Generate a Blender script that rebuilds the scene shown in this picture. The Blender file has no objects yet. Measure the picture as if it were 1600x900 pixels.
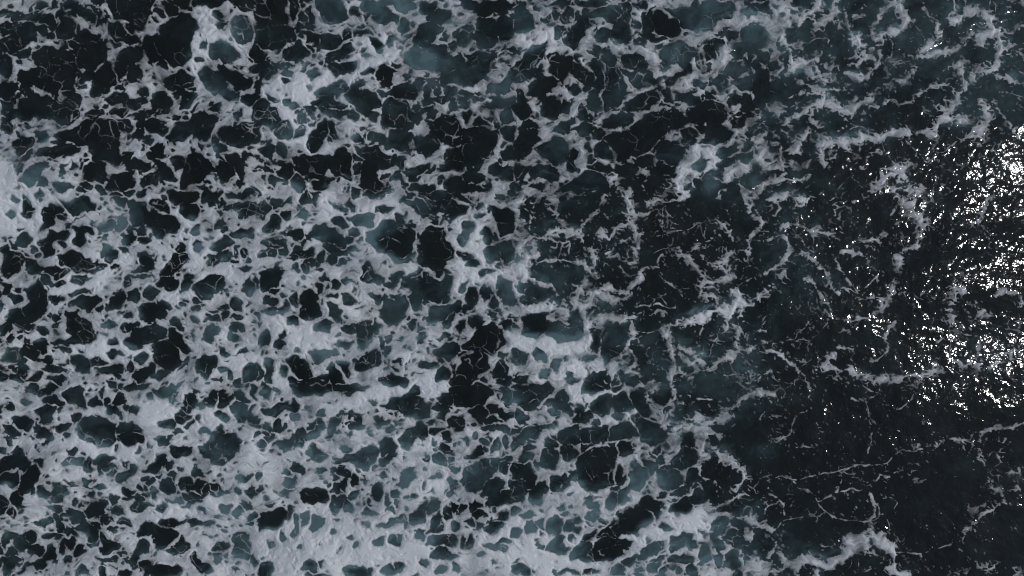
import bpy, math, random
import numpy as np
from mathutils import Vector

# ---------------------------------------------------------------- scale: 1600 survey units = 60 m of sea, seen straight down from 40 m
UNIT = 60.0 / 1600
CAM_H = 40.0
scene = bpy.context.scene
cam = bpy.data.cameras.new('camera')
cam.lens = 24; cam.sensor_width = 36; cam.clip_start = .5; cam.clip_end = 20000
cam_ob = bpy.data.objects.new('camera', cam)
cam_ob.location = (0, 0, CAM_H)
scene.collection.objects.link(cam_ob)
scene.camera = cam_ob

SUN_EL = math.radians(50.6)          # sun to the right of the frame, its mirror image on the water at the right edge
SUN_AZ = math.radians(1.5)           # measured from +x towards +y
world = bpy.data.worlds.new('World'); scene.world = world
world.use_nodes = True
wn = world.node_tree
sky = wn.nodes.new('ShaderNodeTexSky')
sky.sky_type = 'NISHITA'; sky.sun_disc = False
sky.sun_elevation = SUN_EL
sky.sun_rotation = math.radians(90) - SUN_AZ
sky.air_density = 1.0; sky.dust_density = .4; sky.ozone_density = 1.0
wn.links.new(sky.outputs[0], wn.nodes['Background'].inputs[0])
wn.nodes['Background'].inputs[1].default_value = .10

sun = bpy.data.lights.new('sun', 'SUN')
sun.energy = 2.6; sun.angle = math.radians(.6); sun.color = (1.0, .994, .99)
sun_ob = bpy.data.objects.new('sun', sun)
d = Vector((math.cos(SUN_EL) * math.cos(SUN_AZ), math.cos(SUN_EL) * math.sin(SUN_AZ), math.sin(SUN_EL)))
sun_ob.rotation_euler = d.to_track_quat('Z', 'Y').to_euler()
sun_ob.location = d * 60
scene.collection.objects.link(sun_ob)

scene.view_settings.view_transform = 'Standard'
scene.view_settings.look = 'None'
scene.view_settings.gamma = 1
scene.view_settings.exposure = -1.0
scene.cycles.filter_width = 1.15

# Openings in the foam, surveyed tile by tile. A tile is 400 x 300 survey units, its coordinates run 1200 x 900.
# a line of a tile is  tone | opening | opening ...   tone 0 = clear dark water, 6 = milky aerated water
# opening: 5 numbers after "e" = ellipse cx cy rx ry, else a closed outline x,y x,y ...
HOLES = {}
HOLES[0, 0] = """
0|510,0 740,0 725,60 690,110 640,95 560,95 545,60|320,235 400,200 470,180 505,220 500,260 460,300 420,320 350,320 345,260|225,310 250,280 330,250 345,300 350,340 330,400 340,430 300,470 260,440 220,420 225,370
0|430,370 490,280 530,340 525,380 500,420 440,455 420,430|95,350 140,325 215,335 220,390 180,410 110,400 90,380|0,385 60,375 90,400 85,440 40,465 0,440|260,640 330,610 420,580 540,580 550,640 560,700 590,740 540,770 460,760 440,710 390,680 300,660
0|50,660 80,630 140,650 150,680 110,740 60,710|490,880 520,840 580,815 625,810 615,870 570,895 510,895|600,770 640,745 710,760 705,790 660,810 600,800|715,690 745,665 780,700 775,740 730,735|690,560 730,548 780,580 775,630 720,625 690,600
0|890,740 930,725 1000,760 1010,800 980,830 920,850 850,880 840,860 870,820|800,90 850,80 890,90 930,125 900,220 880,270 830,300 790,290 750,260 735,210|1160,240 1200,215 1215,250 1200,290 1165,270|1130,460 1200,420 1210,460 1200,500 1150,490|820,0 900,0 900,40 860,45 830,30|e 440 530 32 30
0|1020,790 1060,760 1110,775 1100,830 1050,850 1020,820|1070,735 1110,730 1150,770 1165,820 1130,860 1120,800|665,240 690,170 740,180 735,230 770,295 730,290 690,270|920,0 1040,0 1070,20 1040,40 930,30|1060,0 1200,0 1200,60 1140,60 1100,30
1|80,40 110,60 210,75 205,105 140,105 95,85|e 50 147 35 25|e 75 220 60 35|e 30 310 45 50|175,270 200,240 260,215 310,225 300,255 240,280 215,310 180,310|75,530 100,480 190,440 280,470 370,510 360,560 300,580 240,560 170,550 90,555|310,470 340,445 380,455 375,500 330,490
1|200,720 220,690 340,685 390,710 330,735 230,740|e 10 580 22 28|530,560 600,555 625,590 600,610 545,605|410,790 460,770 520,780 505,840 460,865 400,840|655,850 700,820 770,780 820,800 830,850 790,845 740,850 680,890 660,880|805,760 850,735 885,770 870,795 830,790
1|790,640 830,590 890,575 900,530 960,520 1005,560 1010,640 960,660 900,650 820,670|1055,610 1130,600 1200,570 1205,660 1150,700 1090,690|750,370 790,340 850,330 890,350 890,380 840,400 770,405|1010,300 1080,330 1190,380 1160,410 1100,425 1070,370|690,430 740,420 790,470 780,520 710,520 680,470
1|540,290 590,300 585,350 550,360|540,250 600,220 650,210 655,250 600,285 545,280|590,310 640,290 660,340 640,370 600,350|830,440 870,420 920,440 870,490 835,500|890,500 930,480 900,530|e 1010 500 30 18|490,465 550,430 590,440 560,480 510,490|e 555 520 28 20|275,130 310,95 360,120 350,180 290,185|370,160 420,140 470,170 400,190 360,185
1|375,60 410,40 440,60 450,110 400,100|240,20 265,10 265,50 240,45|790,20 840,50 830,75 790,75|e 235 95 22 24|e 1040 85 12 22|e 930 275 14 14|300,830 320,760 345,770 340,810|e 1190 320 25 20|600,130 650,100 700,115 650,145|520,130 560,110 600,150 580,190 530,180|400,330 440,330 420,370 380,380
2|80,125 140,120 190,140 185,190 150,205 100,185 85,155|e 350 30 30 22|e 195 25 25 16|e 30 70 25 12|e 215 155 18 20|560,480 620,440 660,450 640,500 580,520|640,400 670,410 680,440 640,430
3|0,470 35,485 70,520 60,550 0,535|920,340 960,310 1000,320 1060,380 1050,410 1000,425 950,400|e 1075 440 45 18
4|985,240 1000,205 1040,195 1110,240 1105,280 1060,295 990,270|1100,100 1160,85 1175,130 1170,190 1120,200 1105,150|e 225 860 30 22|e 315 875 40 18
5|120,855 190,790 250,780 240,810 200,850 160,880
"""
HOLES[1, 0] = """
0|0,0 135,0 120,60 140,90 60,100 0,95|0,215 55,240 30,280 0,285|150,0 200,0 195,60 170,85 150,50|225,140 260,150 285,180 260,195 235,180|580,340 610,310 655,335 650,370 655,400 610,405 585,375|30,700 70,680 105,710 85,740 45,730|175,735 260,730 350,740 385,700 420,700 435,760 430,830 390,830 340,790 290,830 240,840 190,790
0|105,790 150,760 170,770 170,820 140,835 105,820|495,800 510,755 550,760 570,810 580,860 540,895 490,880|800,590 850,550 910,545 960,610 960,660 890,665 850,640 820,610|970,600 1040,590 1100,610 1120,660 1080,730 1010,770 940,790 880,800 850,790 900,730 900,690 970,690 980,640|e 985 548 20 22|e 1060 575 32 18|1000,0 1200,0 1200,40 1130,50 1080,70 1020,50 1050,20
1|0,105 60,110 145,110 180,165 100,230 40,210 0,195|235,40 260,25 265,90 240,90|385,145 430,120 435,150 390,185|455,130 500,135 545,150 500,155 460,150|530,170 570,165 600,210 580,240 550,200|315,245 360,220 440,195 450,230 400,245 395,275 340,285 320,270|340,300 400,290 470,285 470,320 430,340 370,355 345,330
1|490,340 530,315 570,330 560,350 500,360|610,440 660,405 710,390 760,430 750,460 700,470 640,455|0,380 30,390 10,430 0,440|50,440 90,460 120,480 95,490 60,470|0,575 40,590 30,640 0,670|340,580 380,590 390,640 360,650|450,650 480,625 490,660 470,680|470,700 560,695 620,730 650,725 640,770 590,790 540,750 480,725|e 678 755 22 32|50,840 90,815 130,840 90,865
1|250,860 320,825 360,830 330,870 270,895|0,795 80,785 90,800 30,810|880,850 940,830 1000,860 1080,890 920,895 880,880|e 620 190 10 22|e 295 290 14 12|980,260 1020,250 1060,280 1000,300|e 1180 720 30 30|e 140 378 22 9|e 110 430 10 8|e 150 475 10 12|440,80 470,25 490,30 470,80|e 515 260 16 9|480,230 520,220 500,250|1040,240 1100,260 1110,280 1060,270
2|110,240 180,185 235,225 230,265 190,295 150,270|290,165 350,150 390,190 350,210 280,215|450,400 500,430 560,450 580,490 560,520 500,525 455,500 430,470|265,475 330,460 400,480 425,510 390,525 320,515|5,330 50,300 90,320 80,360 30,380|0,470 60,480 100,520 115,570 90,620 70,600 20,580 0,560|e 120 705 16 25|240,680 270,620 330,570 345,610 330,650 290,705 250,700
2|590,540 610,490 660,470 700,490 740,530 740,600 700,600 650,590 620,600 590,580|610,690 640,610 700,605 725,640 715,680 660,690|740,650 830,620 850,680 820,720 760,720|700,870 780,850 830,870 820,895 720,895|1100,800 1150,780 1200,790 1205,850 1150,830|860,370 960,320 1000,290 1060,260 1090,310 1050,380 1000,410 930,400 870,395|830,460 870,445 915,465 890,490 830,475
2|e 795 520 22 18|960,500 1000,480 980,510|1150,600 1200,590 1205,660 1160,650|1040,90 1120,85 1130,150 1120,210 1050,210 1035,160|1140,85 1200,75 1205,180 1150,195 1135,150|760,0 850,0 850,30 800,60 755,55|780,430 810,410 830,440 800,470|1010,460 1050,450 1030,480
3|300,520 380,525 440,530 420,560 350,555|e 460 550 25 18|e 550 550 18 18|e 180 497 18 14|190,550 240,540 265,560 240,580 200,570|155,850 190,825 220,850 230,895 180,895 160,880|530,640 570,620 620,640 600,675 540,670|680,810 740,775 800,760 820,780 760,820 700,830|930,150 980,120 1020,130 1010,170 970,220 940,190|800,70 860,40 905,50 905,90 870,110 820,100
4|280,0 390,0 425,40 415,75 370,95 320,85 285,40|285,440 330,400 400,385 450,420 440,450 380,465 310,455|e 268 345 20 28|80,290 130,285 135,320 100,325|110,600 130,570 180,610 170,640 120,655|180,650 220,580 245,600 230,635|1070,430 1160,380 1200,340 1205,420 1140,440|1080,490 1130,460 1200,450 1205,500 1130,525|1140,550 1200,510 1205,570 1160,580|540,80 590,30 650,60 660,90 610,105|e 690 105 22 35
3|760,110 820,110 880,130 870,160 830,180 820,210 870,210 905,240 930,280 970,270 970,300 920,330 840,340 850,260 790,230 740,190
6|700,290 710,240 745,215 790,240 840,280 830,335 790,320 740,330
5|500,30 510,10 600,0 740,0 735,30 680,50 630,20 560,60 520,60
"""
HOLES[2, 0] = """
0|175,270 220,250 270,280 270,360 230,390 190,350|70,410 140,350 215,395 170,440 110,450|655,80 700,65 760,100 780,150 750,180 700,160 660,145|10,680 40,610 110,610 155,640 100,680 70,740 20,750|260,760 280,700 300,700 300,800 270,810|440,640 490,620 560,600 610,550 680,510 740,520 730,580 700,650 650,700 570,740 500,740 490,680|650,800 690,765 750,775 750,800 700,830 660,825
0|890,490 950,470 1000,520 1010,570 930,570 880,590 830,560 850,500|e 920 250 22 30|1050,550 1090,560 1100,600 1040,610|e 1110 545 25 18|730,360 830,300 830,340 770,380 740,400
1|240,190 290,140 310,80 350,90 360,140 320,210 280,235 245,220|610,100 640,50 650,90 660,140 640,180 615,170|630,180 700,170 730,190 680,200|360,300 385,275 410,330 430,370 425,420 380,410 375,350|285,310 330,310 370,355 360,400 300,370 275,350|130,480 180,450 225,480 220,540 190,555 140,520|70,850 95,790 160,765 210,790 220,850 180,850 130,820|0,775 90,780 60,820 20,850|230,895 290,850 350,810 430,830 455,860 430,895
1|745,520 800,510 830,570 820,600 750,620 740,570|570,750 640,735 670,740 660,780 610,790|890,660 910,600 960,580 1030,620 1030,645 950,680 900,690|1140,330 1200,310 1205,470 1150,490 1110,400|600,440 670,420 680,480 620,510 560,520 520,510|705,420 740,430 760,470 720,475|990,165 1050,145 1055,180 1020,185|960,180 1000,200 990,240 955,230|20,600 60,570 110,575 140,600 50,600|330,780 380,770 450,780 470,800 400,800|380,610 420,590 440,630 390,660
1|770,430 850,450 880,480 800,480|20,420 60,430 60,480 10,480|0,500 60,490 90,540 30,560|580,20 620,10 630,30 590,40|520,590 600,590 560,600|780,620 850,600 870,640 810,640|640,830 740,830 700,870 620,870|500,850 580,840 600,890 520,890
2|160,20 230,0 280,0 270,25 200,30|300,0 430,0 430,20 360,35 310,20|235,80 265,35 290,50 270,100 245,110|e 160 90 18 28|e 205 75 15 15|e 215 150 20 25|e 180 120 15 10|470,140 500,60 500,20 550,20 555,100 555,180 520,215 480,190|510,270 560,250 620,270 640,310 620,335 560,320 530,300|430,290 460,260 490,290 510,360 540,400 540,440 490,500 440,510 430,450 435,370
2|0,350 50,280 110,220 155,200 150,250 110,330 60,390 0,400|420,590 450,550 520,530 570,540 570,580 520,600 470,590|490,770 560,770 590,790 540,830 490,830|690,690 730,660 790,670 800,710 760,770 700,760 680,730|800,670 830,640 865,660 860,690 820,705|970,70 1020,60 1025,100 980,115|e 1110 285 18 24|e 110 40 20 14|e 330 530 18 35|e 245 500 18 30|e 290 420 18 20|290,610 340,570 380,590 350,640 310,630
3|10,90 30,45 60,35 90,80 95,130 60,160 20,140|360,70 400,40 450,35 490,40 490,90 450,115 420,95|380,180 430,140 465,160 440,200|500,320 540,330 640,350 690,370 670,395 600,405 590,420 540,360|190,620 230,560 280,540 290,570 250,620 210,630|110,690 180,655 230,645 270,670 260,740 210,760 140,720|385,740 390,680 440,655 475,700 470,740 420,740|1150,20 1200,10 1205,80 1160,60|940,720 1000,680 1060,670 1050,710 980,740|950,770 1040,740 1030,775 970,785|1040,740 1110,710 1145,745 1090,770 1050,765
4|680,260 740,215 800,210 865,240 860,270 800,300 730,300 690,280|340,470 380,425 420,430 420,500 400,530 360,510|720,45 820,20 860,10 1020,10 1025,50 960,110 900,150 850,140 800,130 790,80 740,60|1080,40 1130,30 1145,70 1090,110|1070,150 1130,120 1180,140 1195,190 1140,240 1070,240 1030,220 1070,200|1000,330 1020,290 1060,300 1095,330 1070,350 1020,350|935,380 960,350 1010,340 1000,360 960,375|e 980 390 25 25
4|1030,380 1110,350 1140,340 1130,420 1060,420|890,830 930,790 1000,790 990,830 930,840|835,770 880,730 920,740 880,790 845,790|1060,840 1100,810 1160,800 1160,860 1100,880|e 930 870 40 25|e 1035 263 30 12
"""
HOLES[0, 1] = """
0|170,180 200,140 195,95 240,65 300,85 290,110 250,120 230,160 200,180|e 130 105 20 28|150,240 230,185 290,175 310,200 290,225 240,220 190,245|e 200 275 30 28|320,165 380,155 425,170 420,195 375,190 390,240 370,255 340,240 345,200|710,60 740,25 790,60 790,95 745,85|780,0 925,0 920,40 870,45 820,60 790,20|840,80 860,40 900,50 940,80 920,120 880,130 850,100|945,0 1045,0 1030,50 980,70 950,40
0|1130,360 1160,330 1195,350 1150,390|e 1150 285 14 22|0,250 20,245 35,290 70,280 100,315 75,360 30,395 0,380|0,425 50,435 45,490 0,480|e 65 495 28 18|260,290 310,280 350,290 420,320 480,345 460,370 410,390 360,375 310,340 265,320|245,420 300,410 320,430 270,440|320,570 350,555 400,580 440,620 440,700 400,705 370,670 330,650 315,610|530,500 590,470 605,490 580,540 530,545|745,360 790,320 810,290 860,290 880,320 840,350 800,380 750,395
0|735,425 760,390 830,390 840,430 800,450 750,440|790,650 820,640 850,690 885,740 870,775 830,740 790,700|710,740 740,700 790,700 825,740 825,800 790,850 740,830 715,790|440,840 490,815 560,810 555,840 500,860 460,855|e 605 815 16 28|e 205 720 25 35|180,790 230,755 255,790 240,815 190,800|100,760 140,710 190,720 180,760 130,770|0,840 35,850 20,890 0,890|e 65 870 25 22
1|e 130 60 20 40|660,130 720,80 750,110 800,110 835,140 830,180 790,190 770,230 720,200 690,160|1060,20 1090,0 1200,0 1190,15 1110,30|e 845 260 24 18|e 925 250 16 22|970,300 1010,290 1070,280 1075,320 1020,345 975,340|105,310 160,315 190,350 180,390 130,400 105,370|195,360 260,345 315,360 310,390 250,405 200,390|340,400 400,390 420,400 380,430 345,430|115,470 160,420 195,430 225,510 215,570 180,600 130,580 100,550 140,510 125,490
1|250,490 290,480 310,505 265,535|340,515 400,490 460,480 480,510 440,550 390,550 350,530|e 485 543 14 12|635,310 660,285 705,285 700,330 720,360 680,350 650,360|850,440 870,385 910,390 890,440 870,460|660,560 690,520 740,520 800,560 800,590 740,605 680,605|740,515 800,505 810,550 760,535|570,640 590,610 660,610 670,635 600,660|910,800 950,765 1000,775 1010,820 970,870 920,850|1010,830 1030,810 1060,840 1030,855|e 1075 858 14 14|610,870 660,820 710,810 720,850 680,890 640,895
1|500,750 540,745 580,770 530,775|245,700 300,690 360,670 385,700 340,720 280,715|e 165 770 18 18|200,825 260,825 300,840 280,860 230,850|505,690 540,680 555,710 520,720|e 45 100 18 18|e 200 17 20 14|e 275 245 18 14|e 130 655 25 12|e 250 575 12 14|e 280 583 16 20|e 855 635 10 14|e 890 570 10 14|e 1052 575 20 15|580,580 610,560 625,580 600,590|700,870 750,840 785,860 740,880|125,880 170,830 200,840 160,890|830,800 870,780 860,830 830,830|0,500 20,520 10,560 0,560|20,640 60,620 90,650 40,670
2|290,40 340,45 390,30 440,50 440,75 370,110 340,100 315,65|e 85 225 35 25|480,320 500,260 535,275 520,310 490,335|1060,65 1120,40 1200,45 1205,110 1140,120 1080,90|e 1035 100 22 10|995,165 1020,120 1060,115 1060,150 1010,165|e 1047 165 12 28|1080,195 1120,170 1190,170 1190,215 1100,215|905,460 920,430 970,400 1010,385 1060,410 1060,445 1000,490 940,490|50,560 80,540 130,580 185,620 170,640 120,630 60,620
2|610,470 650,455 670,490 650,520 615,510|690,460 720,440 755,465 720,510 690,490|600,690 650,640 740,625 780,645 775,680 720,700 650,720 600,730|630,770 660,745 690,780 660,805 630,795|990,875 1040,870 1040,890 1000,890|330,830 340,780 370,765 415,790 420,830 380,855|425,790 470,775 510,790 450,820 430,820|75,830 120,805 140,830 110,865 85,850|190,895 220,860 290,880 290,895|e 930 550 20 16|1010,720 1040,735 1080,770 1130,730 1145,750 1090,775 1030,760
3|590,60 640,40 690,60 685,110 650,150 610,140|530,45 580,35 600,50 560,60|975,260 1000,225 1060,215 1095,235 1060,265 1010,285|320,480 380,460 430,465 390,485 340,490|590,375 640,340 700,345 670,375 620,385|600,400 640,385 700,390 700,410 640,412|e 595 425 14 24|40,770 60,730 100,740 100,780 60,790|e 915 600 14 14|935,690 960,650 990,620 1020,640 1010,665 960,705|1090,555 1095,495 1130,500 1130,540 1105,560|1130,460 1150,430 1200,420 1205,470 1160,480
4|165,395 220,400 255,430 230,440 190,420|450,290 470,245 500,250 480,300 460,310|1125,850 1170,800 1200,800 1205,880 1140,890|1070,640 1090,615 1140,620 1130,650 1080,655|e 1085 683 20 20|e 520 620 25 20
6|e 75 35 14 16|445,150 500,130 525,145 500,185 450,185|525,170 560,95 580,140 560,175 535,180|e 920 175 22 20
"""
HOLES[1, 1] = """
0|150,315 185,255 215,250 210,310 180,325|540,245 590,225 650,190 690,180 740,180 745,240 720,290 650,290 590,275|920,30 1000,50 1030,60 1000,30 970,10 930,5|790,200 820,165 880,160 885,200 910,250 925,290 890,330 860,390 840,370 790,330 775,280|1100,90 1150,70 1200,90 1205,150 1140,150 1120,110|e 983 297 30 10|350,430 375,390 390,420 375,450 355,450|205,570 225,480 255,460 300,500 300,560 240,605 210,595|105,670 125,645 140,665 120,695
0|140,790 175,770 200,785 240,810 270,855 220,870 180,845 150,815|140,880 160,850 200,880 280,870 330,845 340,905 150,905|340,830 370,825 430,905 350,905|970,720 1010,690 1050,640 1120,615 1160,660 1150,710 1120,745 1070,745 1020,740|920,880 940,830 980,780 1050,745 1085,770 1080,830 1030,870 990,905 930,905
1|e 140 105 22 22|155,200 160,175 210,175 215,200 185,230|e 215 230 16 12|215,265 260,270 275,295 240,313 215,305|e 225 25 18 25|245,0 290,0 285,25 255,50 245,30|e 590 80 40 14|e 683 38 12 12|490,0 580,0 600,15 560,30 510,25|850,40 900,30 960,60 990,70 970,110 900,115 870,75|760,0 900,0 930,20 860,30 790,20|1130,170 1200,150 1205,200 1150,210|20,400 60,370 100,350 140,380 120,430 80,460 30,460|e 92 468 16 16|e 240 360 18 22|e 295 367 20 10
1|280,430 310,425 315,465 295,480|300,395 340,395 345,420 310,415|340,490 365,470 380,490 350,500|390,475 430,465 460,500 450,530 400,510|340,580 345,520 380,515 415,560 405,605 370,600|140,600 180,580 200,590 190,630 150,620|395,650 430,615 455,625 450,655 410,665|700,620 740,600 745,630 715,650|e 685 650 10 8|e 943 545 14 28|1060,490 1075,450 1100,450 1100,500 1075,525|e 100 712 20 16|110,825 130,820 135,865 110,860
1|370,800 410,790 440,830 450,865 400,840|760,810 780,790 830,800 850,830 800,820|840,860 870,830 920,830 910,870 860,890|e 1150 820 30 30|e 1170 880 30 20|0,400 15,410 15,450 0,460|640,800 670,775 680,805 650,810|1000,600 1050,580 1060,610 1010,640|930,640 970,600 990,610 950,670|1140,610 1200,600 1200,650 1170,650
2|70,50 110,20 110,50 75,85|110,60 140,25 165,25 150,60|30,160 70,115 100,115 105,165 60,190 30,180|25,245 80,220 140,225 140,250 90,258|20,290 50,260 95,265 85,300 35,305|105,265 155,262 145,300 110,290|e 300 315 20 35|365,330 400,310 425,325 420,340 370,340|e 462 262 22 10|340,50 380,55 420,80 400,85 360,65|420,55 435,45 460,80 445,90|760,20 830,30 870,80 900,115 850,90 800,40|765,290 790,280 810,330 790,350 765,320
2|1120,250 1200,230 1205,330 1160,320 1155,280|e 1015 335 18 12|1045,375 1080,360 1125,375 1100,390 1060,390|500,360 530,330 570,370 605,395 600,425 540,430 510,400|630,400 660,380 700,385 680,410 655,430 630,420|595,440 625,425 655,445 640,455|685,440 750,400 800,390 850,415 900,400 915,450 890,500 850,515 790,490 730,460|850,490 905,470 900,510 860,520|530,480 565,465 590,490 565,520 535,505|395,410 440,408 462,430 410,435
2|165,500 195,460 210,500 200,540 170,530|100,570 150,510 155,550 130,580|875,615 930,570 935,590 900,640 875,635|970,530 985,470 1030,450 1050,480 1030,530 990,555 975,580|840,680 870,660 915,665 910,685 860,692|750,690 770,650 790,670 780,720 760,720|570,690 590,680 600,740 580,740|470,830 500,760 560,745 585,770 570,810 500,845|e 460 798 16 12|40,790 60,785 80,850 75,895 40,890|600,905 590,855 640,860 700,855 715,905|835,750 880,715 950,720 960,745 900,790 870,780
3|0,60 40,40 60,80 30,115 0,110|245,195 270,160 310,145 350,160 390,195 425,235 415,260 380,255 330,230 290,225 250,210|310,235 350,240 400,265 440,250 430,290 380,298 330,280|335,120 360,105 410,130 430,165 400,165 365,150|430,180 450,165 490,190 470,215 440,205|700,45 760,35 800,60 850,110 830,140 780,110 740,85|940,220 990,190 1000,215 980,260 945,245|1060,185 1090,170 1110,220 1090,245 1065,215|1065,290 1100,260 1150,280 1140,320 1080,325
3|725,480 750,455 775,490 775,540 740,555 725,520|560,555 620,510 690,490 700,520 680,580 650,635 610,620 580,580|20,500 60,485 115,510 100,530 40,520|50,555 90,535 110,550 90,580 55,570|e 15 580 18 16|265,640 330,590 350,610 340,660 290,650|455,640 500,605 545,605 545,660 510,720 480,735 470,690|0,690 40,650 50,720 0,740|0,800 40,855 0,895
4|690,410 740,370 760,350 790,370 760,400|360,720 400,710 450,715 420,730|800,580 830,535 900,530 930,540 910,580 870,600 810,615|e 355 757 20 14
5|420,115 480,105 545,95 550,150 520,170 460,160|510,220 545,180 590,140 650,140 690,165 640,190 580,225 540,235|600,280 700,300 750,300 720,330 650,330|1120,420 1150,405 1180,420 1200,430 1205,540 1160,520 1130,470|255,750 300,730 330,740 340,770 300,805 265,780
6|970,150 1020,140 1020,180 990,200
"""
HOLES[2, 1] = """
0|50,590 110,560 160,580 160,650 100,690 50,670
3|0,740 80,750 60,800 0,810|e 125 760 28 32|370,670 420,650 400,740 365,740|e 205 810 35 20|340,870 380,840 440,830 430,905 340,905|425,640 500,610 560,640 560,710 500,750 430,760|150,830 190,850 170,880 130,850|e 260 860 22 14|430,780 480,770 450,800 420,800|e 40 880 35 16|340,770 390,760 380,790 330,800
4|180,610 260,620 320,570 330,650 300,690 200,700 160,660
"""
HOLES[0, 2] = """
0|160,45 200,20 250,10 240,40 180,65|255,215 290,185 325,185 325,205 290,210 270,222|e 313 242 22 14|165,250 200,215 240,240 240,275 215,285 195,265|530,90 560,40 585,60 585,100 550,100|545,275 560,235 650,228 680,240 670,270 600,280|810,320 805,295 850,295 885,280 915,300 905,340 860,340 830,345|0,430 70,405 120,420 100,470 50,460 0,480|110,470 150,400 190,380 220,410 200,440 160,480 130,510|0,490 50,520 55,560 20,610 0,610|65,540 80,500 110,490 135,530 100,565 70,560
0|e 180 492 14 16|e 55 605 25 22|e 595 505 18 14|e 595 535 18 8|860,470 870,430 910,440 930,480 900,500 870,495|930,440 990,460 990,500 960,530 935,490|990,460 1030,455 1070,510 1030,525 995,510|650,840 680,810 710,850 760,860 830,860 840,905 700,905 670,870|780,780 830,760 850,710 880,750 850,800 810,810|730,650 800,640 850,650 840,668 760,665|860,665 890,645 960,655 990,650 990,680 940,670 880,675|880,820 900,800 940,840 970,850 980,890 930,880 890,850
0|180,830 200,780 240,790 255,820 200,835|60,890 100,840 120,850 90,890|e 165 855 28 16|e 580 890 25 25
1|e 25 115 18 16|180,80 240,60 290,75 280,90 230,85|40,170 110,155 150,190 120,220 80,200|e 517 10 22 18|e 565 10 16 12|e 610 15 25 12|e 510 112 16 18|585,105 620,95 660,120 660,140 600,135|550,230 560,165 610,180 680,205 680,225 600,228|820,140 860,120 890,150 860,180 830,175|855,110 880,60 920,50 935,80 930,110 890,125|970,80 990,35 1030,30 1030,60 990,110|1020,100 1045,20 1060,50 1090,75 1080,100 1040,105
1|e 543 297 10 10|e 708 65 16 16|e 930 165 16 20|e 965 220 28 16|e 890 190 14 14|e 1048 205 10 16|50,310 70,295 110,320 160,365 165,400 130,410 80,390 60,350|0,340 50,330 75,395 30,420 0,420|e 222 500 22 30|400,380 420,335 450,360 450,400 410,415|e 350 315 20 14|e 590 365 25 12|e 505 345 25 12|680,400 720,370 765,355 760,390 730,420 690,410|e 805 385 14 25|e 765 345 25 12|e 675 445 22 10|390,600 420,560 480,540 505,570 470,610 400,645
1|275,670 310,690 345,710 345,730 290,715|440,705 480,720 550,750 545,785 490,795 465,760|720,670 780,680 825,700 820,730 770,770 740,780 720,740|1160,490 1190,465 1200,480 1205,530 1170,515|0,810 70,820 40,850 40,905 0,905|e 310 755 25 12|e 500 650 35 18|e 560 660 25 16|e 305 825 14 12|e 435 518 14 9
2|290,40 340,10 390,15 385,70 400,110 360,115 320,85|150,125 200,100 260,100 250,150 215,200 180,190 190,160|0,200 50,195 80,230 50,255 0,240|e 15 265 14 25|460,30 475,15 490,50 480,75 455,50|e 440 90 28 18|355,200 400,165 450,148 500,160 540,195 535,270 490,295 430,280 375,245|640,0 720,0 690,20 650,25|1010,130 1035,115 1085,165 1060,170|e 960 95 14 10|1090,60 1140,30 1170,90 1130,95|1180,10 1200,20 1200,80 1180,60
2|e 485 360 30 18|e 690 487 16 16|e 655 490 18 14|e 355 553 16 14|e 475 478 18 12|330,680 380,660 430,700 430,735 400,740 380,700 330,695|e 255 680 18 22|e 200 720 28 16|440,810 500,815 545,820 540,840 480,830|620,690 660,660 715,670 715,695 660,725 625,720|985,780 1010,750 1055,745 1055,770 1000,790|0,720 40,700 70,710 40,750 0,780|55,750 80,710 140,705 135,740 100,790 60,780|e 147 795 32 25|e 350 785 35 18|e 275 770 16 25|e 480 880 18 25|870,520 930,505 950,530 900,545 870,540
3|110,30 150,0 180,10 150,50 120,45|e 95 80 18 12|745,175 800,165 825,185 810,210 770,200|e 1190 140 14 30|640,310 650,295 668,300 650,318|945,300 980,260 1010,225 1060,230 1120,230 1125,310 1080,345 1040,385 1000,360 990,330 955,345|e 515 385 30 25|e 525 415 18 18|560,420 620,380 660,375 640,420 590,460 570,470 555,440|740,460 770,430 830,440 835,490 800,520 750,500|605,595 620,560 700,552 700,575 650,605 620,612|720,570 775,565 750,598 720,595
3|250,510 290,450 320,470 330,510 300,550 260,545|605,820 620,770 650,740 700,740 690,780 650,800 640,840 610,840|e 1180 830 18 30|1140,620 1190,590 1200,640 1150,650|e 390 880 25 16
4|310,365 350,330 395,350 400,390 360,380|710,490 720,470 750,520 715,545|830,575 880,555 950,540 940,560 870,590|235,620 320,590 385,610 390,640 310,665 310,630 250,630|e 1150 435 35 14
5|710,30 760,10 840,0 850,30 815,95 790,60 740,45|1085,110 1110,95 1170,110 1170,170 1120,175 1095,140|770,540 850,535 850,550 780,560|1070,720 1140,715 1165,760 1150,820 1090,830 1070,790 1100,760
6|e 1060 580 35 20
"""
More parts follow.
